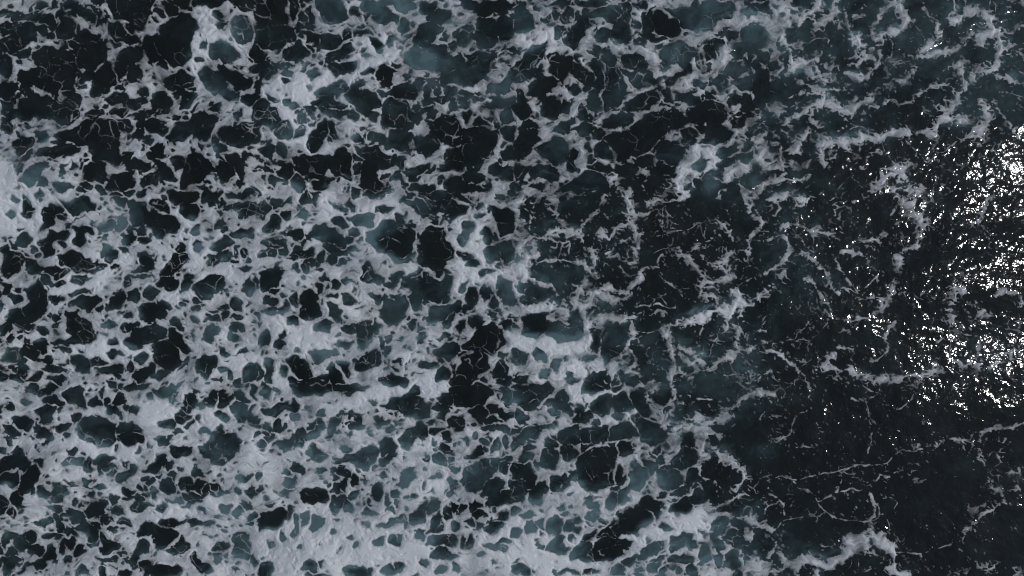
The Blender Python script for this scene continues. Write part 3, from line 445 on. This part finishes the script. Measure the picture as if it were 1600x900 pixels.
def strand_field(tile, txt, field, owner=None, oid=0):
    """field = foam half width minus distance, so positive on the strand"""
    tc, tr = tile
    for line in txt.strip().splitlines():
        head, *paths = line.split('|')
        w, rag = [float(k) for k in head.split()]
        w = w / 3
        for path in paths:
            p = np.array([[float(k) for k in q.split(',')] for q in path.split()]) / 3 + np.array([400 * tc, 300 * tr])
            for _ in range(2):
                if len(p) > 2:
                    m = np.stack([p[:-1] * .75 + p[1:] * .25, p[:-1] * .25 + p[1:] * .75], 1).reshape(-1, 2)
                    p = np.concatenate([p[:1], m[1:-1], p[-1:]])
            pad = w * 2.2 + 20
            ys, xs = window(p[:, 0].min(), p[:, 0].max(), p[:, 1].min(), p[:, 1].max(), pad)
            k = 1.6 + 1.4 * min(1, w / 6)
            x = U[ys, xs] + k * (1.8 * n_smo1[ys, xs] + 1.0 * n_fin1[ys, xs]) + 9 * n_mid1[ys, xs]
            y = V[ys, xs] + k * (1.8 * n_smo2[ys, xs] + 1.0 * n_fin2[ys, xs]) + 9 * n_mid2[ys, xs]
            if x.size == 0: continue
            dist = np.full(x.shape, 1e9, np.float32)
            for (ax, ay), (bx, by) in zip(p[:-1], p[1:]):
                ex, ey = bx - ax, by - ay
                t = np.clip(((x - ax) * ex + (y - ay) * ey) / (ex * ex + ey * ey + 1e-9), 0, 1)
                dist = np.minimum(dist, (x - ax - t * ex) ** 2 + (y - ay - t * ey) ** 2)
            dist = np.sqrt(dist)
            ww = w * (.50 + .38 * min(1, w / 7)) * np.clip(1 + 1.25 * n_swell[ys, xs] + .35 * n_tear[ys, xs], .12, 2.2) + .12
            core = ww * (1 - .42 * rag) - dist + (rag + .15) * (.55 * w + .9) * n_tear[ys, xs] - rag * .5 * w * np.clip(n_gap[ys, xs] - .1, 0, 1)
            # a ragged strand is torn into a web of films round what is left of its core
            fringe = np.minimum(ww * (1 + .9 * rag) + 1 - dist, TEAR[ys, xs] + rag * .5 + np.clip(core * .25, -1.2, 1))
            if rag > .85:                      # only scattered scraps are left of it
                core = ww * .25 - dist * .6 + .9 * w * (n_tear[ys, xs] + .6 * n_gap[ys, xs] - .15)
                fringe = fringe - .9
            f = np.maximum(core, np.where(w > 2, fringe, -9))
            # slack at the far field
            old = field[ys, xs]
            c = f > old
            field[ys, xs] = np.where(c, f, old)
            if owner is not None:
                o = owner[ys, xs]
                owner[ys, xs] = np.where(dist < w * 1.6 + 5, oid, o)

FA = U * .97 - V * .24 + 8 * n_mid1 + 9 * n_smo1; FB = U * .24 + V * .97 + 8 * n_mid2 + 9 * n_smo2     # along and across the drift
n_swell = fbm(U, V, 22, 2, 31)
n_gap = 1.5 * fbm(FA * .55, FB * 1.3, 11, 3, 33, .55)
n_tear = 1.5 * fbm(FA * .8, FB * 1.15, 12, 3, 32, .5)
g1, g2, r2 = voronoi(U + 5 * n_smo1 + 3 * n_fin1, (V + 5 * n_smo2 + 3 * n_fin2) * 1.25, 11, 42)
lace_gate2 = fbm(U, V, 48, 2, 54)
TEAR = (1.6 + 1.6 * n_swell + .5 * n_mic) - (g2 - g1) * 11 * .5
COV = coarse(COVER); MLK = coarse(MILK)

STR = np.full(U.shape, -30, np.float32)
OWNER = np.zeros(U.shape, np.int16)
for tile, txt in STRANDS.items():
    strand_field(tile, txt, STR)
for k, (nm, lb, tile, txt) in enumerate(SOLO):
    strand_field(tile, txt, STR, OWNER, k + 1)

# fresh froth: where a crest has just spilled the foam is whole and thick
FRESH = np.zeros(U.shape, np.float32)
for line in CRESTS.strip().splitlines():
    w, *pts = line.split()
    w = float(w); p = np.array([[float(k) for k in q.split(',')] for q in pts])
    ys, xs = window(p[:, 0].min(), p[:, 0].max(), p[:, 1].min(), p[:, 1].max(), w * 2.4 + 16)
    x = U[ys, xs] + 16 * n_mid1[ys, xs] + 8 * n_smo1[ys, xs]; y = V[ys, xs] + 16 * n_mid2[ys, xs] + 8 * n_smo2[ys, xs]
    dist = np.full(x.shape, 1e9, np.float32)
    for (ax, ay), (bx, by) in zip(p[:-1], p[1:]):
        ex, ey = bx - ax, by - ay
        t = np.clip(((x - ax) * ex + (y - ay) * ey) / (ex * ex + ey * ey + 1e-9), 0, 1)
        dist = np.minimum(dist, (x - ax - t * ex) ** 2 + (y - ay - t * ey) ** 2)
    FRESH[ys, xs] = np.maximum(FRESH[ys, xs], 1 - sstep(w * .4, w * 1.7, np.sqrt(dist)))

# foam between the openings, broken by small cells the survey does not list
erode = np.clip((1.0 - COV) * 6.5 * (.65 + 1.7 * fbm(U, V, 30, 2, 44)), -.4, 4.2)      # old foam has shrunk back from its openings
wx, wy = U + 7 * n_fin1 + 6 * n_mid1, (V + 7 * n_fin2 + 6 * n_mid2) * 1.2
f1, f2, r1 = voronoi(wx, wy, 19, 41)
patch = fbm(U, V, 64, 3, 43)
patch2 = fbm(U, V, 50, 2, 47)
holey = np.clip(1.0 - COV + .55 * patch * np.clip((1.06 - COV) * 7, .25, 1), 0, 1)            # 0 solid foam .. 1 open lace
wall = (.5 + 5.5 * (1 - holey) ** 2) * (r1 * .9 + .4) + 1.2 * n_swell
cell1 = (f2 - f1) * 19 * .5 - wall                        # > 0 inside a cell
cell1 = np.where((r1 < .14 + 1.0 * holey) & (D1 > -1), cell1 + .8 * n_fin1 + .6 * erode, -4)
cell2 = (.44 * r2 * (.55 + .9 * holey) - g1) * 10
cell2 = np.where(r2 > .80 - .9 * holey * holey - .5 * np.clip(patch2, 0, 1), cell2, -4)
gap = (n_gap - .50 - .34 * (1 - holey) + .25 * np.clip(-patch, -1, 1)) * 6
micro = np.maximum(np.maximum(cell1, cell2), gap) - 3.0 * (1 - sstep(1.5, 6, D1)) - 3.5 * FRESH
edge = D1 + 1.2 * n_mic + 2.2 * n_swell - erode + .1
base = np.minimum(edge, -micro)
dense = sstep(.40, .62, COV + .12 * patch)

# open lace on thinly covered water
lx, ly = U + 14 * n_mid1 + 8 * n_smo1 + 1.2 * n_mic, (V + 14 * n_mid2 + 8 * n_smo2 + 1.2 * n_mic) * 1.2
h1, h2, r3 = voronoi(lx, ly, 34, 51)
lace_gate = fbm(U, V, 60, 3, 52)
lw = -1.3 + 3.6 * (COV - .30) + 3.0 * lace_gate + 1.3 * n_swell + .8 * n_mic
lace = lw - (h2 - h1) * 34 * .5
h1, h2, r3 = voronoi(lx + 2 * n_fin1, ly + 2 * n_fin2, 15, 53)
lace = np.maximum(lace, np.minimum(-.1 + 2.4 * (COV - .34) + 2.6 * lace_gate2 + .9 * n_swell + .3 * n_mic - (h2 - h1) * 15 * .5, 3))
# threads inside the larger openings
t1, t2, r4 = voronoi(U + 9 * n_mid1 + 8 * n_smo1 + 1.2 * n_mic, V + 9 * n_mid2 + 8 * n_smo2 + 1.2 * n_mic, 21, 61)
tg = fbm(U, V, 75, 2, 62)
thr = (.10 + 1.7 * tg + .25 * n_mic + .35 * n_swell) - (t2 - t1) * 24 * .5
h1, h2, r5 = voronoi(U + 9 * n_mid1 + 6 * n_smo1 + 1.5 * n_fin1, V + 9 * n_mid2 + 6 * n_smo2 + 1.5 * n_fin2, 11, 63)
thr = np.maximum(thr, (-.45 + 1.7 * fbm(U, V, 55, 2, 64) + .25 * n_mic) - (h2 - h1) * 11 * .5)
thr = np.where(D1 < -1.5, thr, -5)
web = (.5 + 1.3 * n_swell + .6 * n_mic - .12 * erode) - np.abs(D2 - D1) * .5      # the skin left between two openings that touch
web = np.where((D1 < erode) & (D2 < 2.0 + erode), web, -5)
# crumbs of foam
cr1, cr2, cr3 = voronoi(U + 4 * n_mic + 3 * n_fin1, V + 4 * n_mic + 3 * n_fin2, 7, 71)
cg = fbm(U, V, 40, 3, 72)
crumb = (.22 * cr3 * cr3 - .10 * sstep(.5, .7, COV) + .5 * np.minimum(0, cg - .22 + .35 * (COV - .5)) - cr1) * 7
near = sstep(-20, -2, STR) - 1
crumb2 = (.40 * cr3 * cr3 + .55 * near * (1 - .75 * sstep(.05, .35, cg)) + .22 * np.minimum(0, cg) - cr1) * 7
crumb = np.maximum(crumb, np.where(COV < .55, crumb2, -5))

S = base - 9 * (1 - dense)
S = np.maximum(S, lace - 4 * dense)
# a strand never fills an opening the survey lists on dense foam
STRc = np.where((dense > .5) & (D1 < -1), np.minimum(STR, edge), STR)
S = np.maximum(S, STRc)
# frayed margins: slits run in from the edge along the drift, scraps lie off it
fray = 1.5 * fbm(FA * .62, FB * 1.25, 7, 3, 45, .62)
amt = (.8 + 1.0 * fbm(U, V, 45, 2, 46)).clip(.15, 1.6) * np.clip((1.06 - COV) * 8, .4, 1) * (.45 + .55 * sstep(.15, .4, COV)) * (1 - .6 * FRESH)
S = S + (2.6 * fray - .15) * amt * (1 - sstep(3.5, 10, S))
S = np.maximum(S, np.maximum(thr, web))
S = np.maximum(S, crumb)
S = np.clip(S, -6, 12).astype(np.float32)

others = np.maximum(base - 9 * (1 - dense), np.maximum(lace - 4 * dense, STRc))
others = others + (2.6 * fray - .15) * amt * (1 - sstep(3.5, 10, others))
# body of the foam: thick in the broad rafts, a film at the margins and in the threads
body = sstep(-.3, 4.0, S) * .7 + .3 * sstep(2, 9, S)
streak = fbm(FA * .45, FB * 1.1, 10, 3, 81, .62)
film = fbm(U + 6 * n_smo1, V + 6 * n_smo2, 26, 3, 82)
wide = fbm(U, V, 90, 2, 83)
soft = np.clip(1.0 + 5.5 * fbm(FA * .7, FB, 30, 2, 84) + .6 * wide, .35, 4.5)      # crisp on one side of a raft, a fading veil on the other
soft = np.where(COV < .56, np.minimum(soft, .9), soft)
rim = sstep(-.15, soft, S)
THICK = np.clip(.38 + .42 * FRESH * sstep(0, 3, S) + .34 * body + .46 * streak * (1 - .5 * sstep(.82, 1, COV) * body) + .46 * film + .22 * wide + .8 * np.clip(COV - .78, -.22, 1) + .22 * sstep(-.5, 1.5, STR) * (COV < .62), .15, 1.1)
THICK = np.where(others > -.4, THICK, THICK * .72)
THICK = np.clip(THICK * (.25 + .75 * rim), .08, 1.05).astype(np.float32)

def blur(a, n):
    for _ in range(3):
        for ax in (0, 1):
            c = np.cumsum(np.concatenate([np.repeat(a.take([0], ax), n + 1, ax), a, np.repeat(a.take([-1], ax), n, ax)], ax), axis=ax, dtype=np.float64)
            L = a.shape[ax]
            hi = c.take(range(2 * n + 1, 2 * n + 1 + L), ax); lo = c.take(range(0, L), ax)
            a = ((hi - lo) / (2 * n + 1)).astype(np.float32)
    return a
milk = np.where(TONE < 0, MLK, TONE)
milk = .38 * blur(milk.astype(np.float32), 3) + .62 * blur(milk.astype(np.float32), 11)
# bubbles driven under at the edge of thick foam cloud the water beside it
foamy = (S > 0) * THICK
su = np.clip(np.rint((U + 11 * fbm(U, V, 130, 2, 94) - 2 + MARG) / STEP).astype(np.int32), 0, NU - 1)
sv = np.clip(np.rint((V + 15 * fbm(U, V, 130, 2, 95) + 4 + MARG) / STEP).astype(np.int32), 0, NV - 1)
halo = .6 * blur(foamy.astype(np.float32), 4) + .4 * blur(foamy.astype(np.float32), 9)
halo = halo[sv, su]                       # the bubbles trail off to one side of the foam
side = np.clip(.9 + 1.8 * fbm(FA * .6, FB, 30, 3, 93, .55), .1, 2.4)
MILKY = np.clip((milk - .15 + 2.4 * fbm(FA * .8, FB, 34, 4, 91, .55) + .8 * fbm(U, V, 110, 2, 92)) / 6 + .88 * side * np.clip(halo - .12, 0, 1), 0, 1.15).astype(np.float32)
# torn plumes of finer bubbles hanging under the foam
plume = np.clip(fbm(FA * .5, FB * 1.2, 14, 4, 96, .62) * 1.6 + .35 * fbm(U, V, 60, 2, 97), -.25, 1)
MILKY = np.clip(MILKY + plume * (.10 + 1.1 * np.clip(halo - .05, 0, .45)), 0, 1.25).astype(np.float32)

# which body of foam each spot belongs to: 0 raft, 1 lace, 2 threads, 3 flecks, 10.. the strands told apart
FKIND = np.where(others < 0, np.where(np.maximum(thr, web) > 0, 2, 3), np.where(dense > .5, 0, 1))
FKIND = np.where((OWNER > 0) & (STR > 0), 9 + OWNER, FKIND).astype(np.int16)

# ---------------------------------------------------------------- materials
def new_mat(name):
    m = bpy.data.materials.new(name); m.use_nodes = True
    return m, m.node_tree.nodes, m.node_tree.links

def noise(N, L, vec, scale, detail=3, rough=.55, dist=0):
    n = N.new('ShaderNodeTexNoise'); n.inputs['Scale'].default_value = scale
    n.inputs['Detail'].default_value = detail; n.inputs['Roughness'].default_value = rough
    n.inputs['Distortion'].default_value = dist
    L.new(vec, n.inputs['Vector'])
    return n.outputs[0]

def math_node(N, L, op, a, b, clamp=False):
    n = N.new('ShaderNodeMath'); n.operation = op; n.use_clamp = clamp
    for i, s in enumerate((a, b)):
        if isinstance(s, (int, float)): n.inputs[i].default_value = s
        else: L.new(s, n.inputs[i])
    return n.outputs[0]

def water_material():
    m, N, L = new_mat('sea_water')
    b = N['Principled BSDF']
    tc = N.new('ShaderNodeTexCoord').outputs['Object']
    at = N.new('ShaderNodeAttribute'); at.attribute_name = 'aeration'
    ramp = N.new('ShaderNodeValToRGB')            # clear deep water to water full of fine bubbles
    e = ramp.color_ramp.elements
    e[0].position = 0; e[0].color = (.0148, .0180, .0168, 1)
    e[1].position = 1; e[1].color = (.138, .210, .220, 1)
    for p, c in ((.25, (.0195, .0270, .0268, 1)), (.55, (.046, .070, .072, 1))):
        k = e.new(p); k.color = c
    cloud = noise(N, L, tc, 2.2, 4, .6)
    fac = math_node(N, L, 'MULTIPLY_ADD', cloud, .22, False)
    fac.node.inputs[2].default_value = -.11
    fac = math_node(N, L, 'ADD', at.outputs['Fac'], fac)
    L.new(fac, ramp.inputs[0]); L.new(ramp.outputs[0], b.inputs['Base Color'])
    b.inputs['IOR'].default_value = 1.333
    b.inputs['Roughness'].default_value = .065
    # wind ripples
    mp = N.new('ShaderNodeMapping'); mp.inputs['Scale'].default_value = (1.0, 1.05, 1)
    mp.inputs['Rotation'].default_value = (0, 0, .3)
    L.new(tc, mp.inputs[0]); v = mp.outputs[0]
    h = math_node(N, L, 'MULTIPLY', noise(N, L, v, 1.0, 1, .5, .5), .075)
    h = math_node(N, L, 'ADD', h, math_node(N, L, 'MULTIPLY', noise(N, L, v, 2.5, 1, .5, .6), .028))
    h = math_node(N, L, 'ADD', h, math_node(N, L, 'MULTIPLY', noise(N, L, v, 5.5, 1, .5, .4), .0095))
    bp = N.new('ShaderNodeBump'); bp.inputs['Strength'].default_value = 1; bp.inputs['Distance'].default_value = 1.0
    L.new(h, bp.inputs['Height']); L.new(bp.outputs[0], b.inputs['Normal'])
    return m

def foam_material(name, tint):
    m, N, L = new_mat(name)
    b = N['Principled BSDF']
    tc = N.new('ShaderNodeTexCoord').outputs['Object']
    at = N.new('ShaderNodeAttribute'); at.attribute_name = 'thickness'
    bub = noise(N, L, tc, 9, 5, .68)
    col = N.new('ShaderNodeMix'); col.data_type = 'RGBA'
    col.inputs[6].default_value = tuple(c * .86 for c in tint) + (1,); col.inputs[7].default_value = tuple(tint) + (1,)
    L.new(bub, col.inputs[0]); L.new(col.outputs[2], b.inputs['Base Color'])
    b.inputs['Roughness'].default_value = .55
    b.inputs['IOR'].default_value = 1.33
    bp = N.new('ShaderNodeBump'); bp.inputs['Strength'].default_value = .5; bp.inputs['Distance'].default_value = .05
    L.new(bub, bp.inputs['Height']); L.new(bp.outputs[0], b.inputs['Normal'])
    # the film is as dense as it is thick
    fine = noise(N, L, tc, 13, 4, .7, .6)
    a = math_node(N, L, 'MULTIPLY_ADD', fine, .5); a.node.inputs[2].default_value = -.25
    a = math_node(N, L, 'ADD', at.outputs['Fac'], a, True)
    tr = N.new('ShaderNodeBsdfTransparent'); mx = N.new('ShaderNodeMixShader')
    L.new(a, mx.inputs[0]); L.new(tr.outputs[0], mx.inputs[1]); L.new(b.outputs[0], mx.inputs[2])
    L.new(mx.outputs[0], N['Material Output'].inputs[0])
    return m

M_WATER = water_material()
M_FOAM = foam_material('sea_foam', (.90, .90, .885))

# ---------------------------------------------------------------- the sea surface
def swell(u, v):
    """height of the sea in metres"""
    x = u * UNIT; y = v * UNIT
    wx_ = x + 1.2 * perlin(x / 9, y / 9, 205); wy_ = y + 1.2 * perlin(x / 9, y / 9, 206)
    h = .13 * np.sin((wy_ * .95 + wx_ * .22) * 2 * math.pi / 8.5)
    h = h + .16 * perlin(wx_ / 5.5, wy_ / 3.6, 201)
    h = h + .06 * perlin(wx_ / 2.1, wy_ / 1.6, 202)
    h = h + .016 * perlin(wx_ / .85, wy_ / .75, 203)
    rough = .50 + 2.1 * (1 - sstep(450, 1250, u))          # the breaking side is choppier
    return (h * rough).astype(np.float32)

WSTEP = 2.5
def axis(lo, hi):
    core = np.arange(lo, hi + .1, WSTEP)
    out = []; s = WSTEP; p = 0
    while p < 150000:
        s *= 1.35; p += s; out.append(p)
    out = np.array(out)
    return np.concatenate([core[0] - out[::-1], core, core[-1] + out])
ax_u = axis(-MARG, 1600 + MARG); ax_v = axis(-MARG, 900 + MARG)
WUU, WVV = np.meshgrid(ax_u, ax_v)
du = np.maximum(0, np.maximum(-MARG - WUU, WUU - 1600 - MARG)); dv = np.maximum(0, np.maximum(-MARG - WVV, WVV - 900 - MARG))
HW = swell(np.clip(WUU, -2000, 4000), np.clip(WVV, -2000, 4000)) * (1 - sstep(20, 900, np.hypot(du, dv)))

def lookup(a, u, v):
    x = np.clip((u + MARG) / STEP, 0, NU - 1.001); y = np.clip((v + MARG) / STEP, 0, NV - 1.001)
    return a[y.astype(np.int32), x.astype(np.int32)]

def make_mesh(name, co, faces, nper, attrs, mat):
    me = bpy.data.meshes.new(name)
    nf = len(faces)
    me.vertices.add(len(co)); me.vertices.foreach_set('co', np.ascontiguousarray(co, np.float32).ravel())
    me.loops.add(nf * nper); me.loops.foreach_set('vertex_index', np.ascontiguousarray(faces, np.int32).ravel())
    me.polygons.add(nf)
    me.polygons.foreach_set('loop_start', np.arange(0, nf * nper, nper, dtype=np.int32))
    me.polygons.foreach_set('use_smooth', np.ones(nf, bool))
    me.update(calc_edges=True)
    for an, av in attrs.items():
        at = me.attributes.new(an, 'FLOAT', 'POINT'); at.data.foreach_set('value', np.ascontiguousarray(av, np.float32))
    me.materials.append(mat)
    ob = bpy.data.objects.new(name, me); scene.collection.objects.link(ob)
    return ob

nu, nv = len(ax_u), len(ax_v)
co = np.stack([(WUU - 800) * UNIT, (450 - WVV) * UNIT, HW], -1).reshape(-1, 3)
i = np.arange(nu * nv).reshape(nv, nu)
quads = np.stack([i[1:, :-1], i[1:, 1:], i[:-1, 1:], i[:-1, :-1]], -1).reshape(-1, 4)
water = make_mesh('water', co, quads, 4, {'aeration': lookup(MILKY, WUU, WVV).ravel()}, M_WATER)
water['kind'] = 'structure'
water['label'] = 'dark blue-black sea water clouded teal with bubbles, glittering at the right'
water['category'] = 'sea'

# ---------------------------------------------------------------- foam: films of bubbles lying on the water, cut along the edge of the field
k0 = int(np.searchsorted(ax_u, -MARG - 1e-3)); k1 = int(np.searchsorted(ax_v, -MARG - 1e-3))
def sea_height(u, v):
    x = (u + MARG) / WSTEP + k0; y = (v + MARG) / WSTEP + k1
    ix = np.clip(x.astype(np.int32), 0, nu - 2); iy = np.clip(y.astype(np.int32), 0, nv - 2)
    fx = x - ix; fy = y - iy
    return (HW[iy, ix] * (1 - fx) + HW[iy, ix + 1] * fx) * (1 - fy) + (HW[iy + 1, ix] * (1 - fx) + HW[iy + 1, ix + 1] * fx) * fy

fade = np.minimum(np.minimum(U + MARG, 1600 + MARG - U), np.minimum(V + MARG, 900 + MARG - V))
Sf = np.where(fade < 1.5, -1, S).ravel().astype(np.float32)
idx = np.arange(NU * NV, dtype=np.int32).reshape(NV, NU)
a, b_, c, d_ = idx[:-1, :-1].ravel(), idx[:-1, 1:].ravel(), idx[1:, 1:].ravel(), idx[1:, :-1].ravel()
tri = np.concatenate([np.stack([a, d_, c], 1), np.stack([a, c, b_], 1)])
ins = Sf[tri] > 0
cnt = ins.sum(1)
tri = tri[cnt > 0]; ins = ins[cnt > 0]; cnt = cnt[cnt > 0]
def rot(t, s):
    return np.take_along_axis(t, (np.arange(3)[None] + s[:, None]) % 3, 1)
full = tri[cnt == 3]
one = rot(tri[cnt == 1], np.argmax(ins[cnt == 1], 1))                # first corner inside
two = rot(tri[cnt == 2], np.argmin(ins[cnt == 2], 1))                # first corner outside
def key(p, q):
    lo = np.minimum(p, q).astype(np.int64); hi = np.maximum(p, q).astype(np.int64)
    return lo * 8 + np.select([hi - lo == 1, hi - lo == NU, hi - lo == NU + 1], [1, 2, 3], 4)
K = np.concatenate([key(one[:, 0], one[:, 1]), key(one[:, 0], one[:, 2]), key(two[:, 0], two[:, 1]), key(two[:, 0], two[:, 2])])
uk, inv = np.unique(K, return_inverse=True)
lo = (uk // 8).astype(np.int64); hi = lo + np.select([uk % 8 == 1, uk % 8 == 2], [1, NU], NU + 1)
t = np.clip(Sf[lo] / (Sf[lo] - Sf[hi] + 1e-9), .02, .98)
base_n = NU * NV
n1, n2 = len(one), len(two)
e1, e2, e3, e4 = [base_n + x for x in (inv[:n1], inv[n1:2 * n1], inv[2 * n1:2 * n1 + n2], inv[2 * n1 + n2:])]
allt = np.concatenate([full, np.stack([one[:, 0], e1, e2], 1),
                       np.stack([e3, two[:, 1], two[:, 2]], 1), np.stack([e3, two[:, 2], e4], 1)])
src = np.concatenate([full[:, 0], one[:, 0], two[:, 1], two[:, 1]])      # an inside corner of each triangle

pu = np.concatenate([U.ravel(), U.ravel()[lo] * (1 - t) + U.ravel()[hi] * t])
pv = np.concatenate([V.ravel(), V.ravel()[lo] * (1 - t) + V.ravel()[hi] * t])
th = np.concatenate([THICK.ravel(), THICK.ravel()[lo] * (1 - t) + THICK.ravel()[hi] * t])
ss = np.concatenate([np.clip(Sf, 0, 9), np.zeros(len(lo), np.float32)])

KINDS = [('foam_raft', 'thick white foam mottled with dark openings covering the left and bottom of the sea', 'sea foam'),
         ('foam_lace', 'torn lace of thin grey foam spread over the dark water on the right', 'sea foam'),
         ('foam_threads', 'hair-thin foam threads crossing the dark openings in the foam', 'sea foam'),
         ('foam_flecks', 'tiny loose flecks of foam scattered on the water', 'sea foam')]
own = FKIND.ravel()[src]
def part_mesh(sel, name, label, cat, kind=None):
    f = allt[sel]
    if len(f) == 0: return
    used, ii = np.unique(f, return_inverse=True)
    f = ii.reshape(-1, 3)
    z = sea_height(pu[used], pv[used]) + .012 + .010 * ss[used] * (.3 + th[used])
    co = np.stack([(pu[used] - 800) * UNIT, (450 - pv[used]) * UNIT, z], 1)
    ob = make_mesh(name, co, f, 3, {'thickness': th[used]}, M_FOAM)
    ob['label'] = label; ob['category'] = cat
    if kind: ob['kind'] = kind
for k, (nm, lb, ct) in enumerate(KINDS):
    part_mesh(own == k, nm, lb, ct, 'stuff')
for k, (nm, lb, tile, txt) in enumerate(SOLO):
    part_mesh(own == 10 + k, nm, lb, 'foam')
print('triangles', len(allt) + 2 * len(quads))
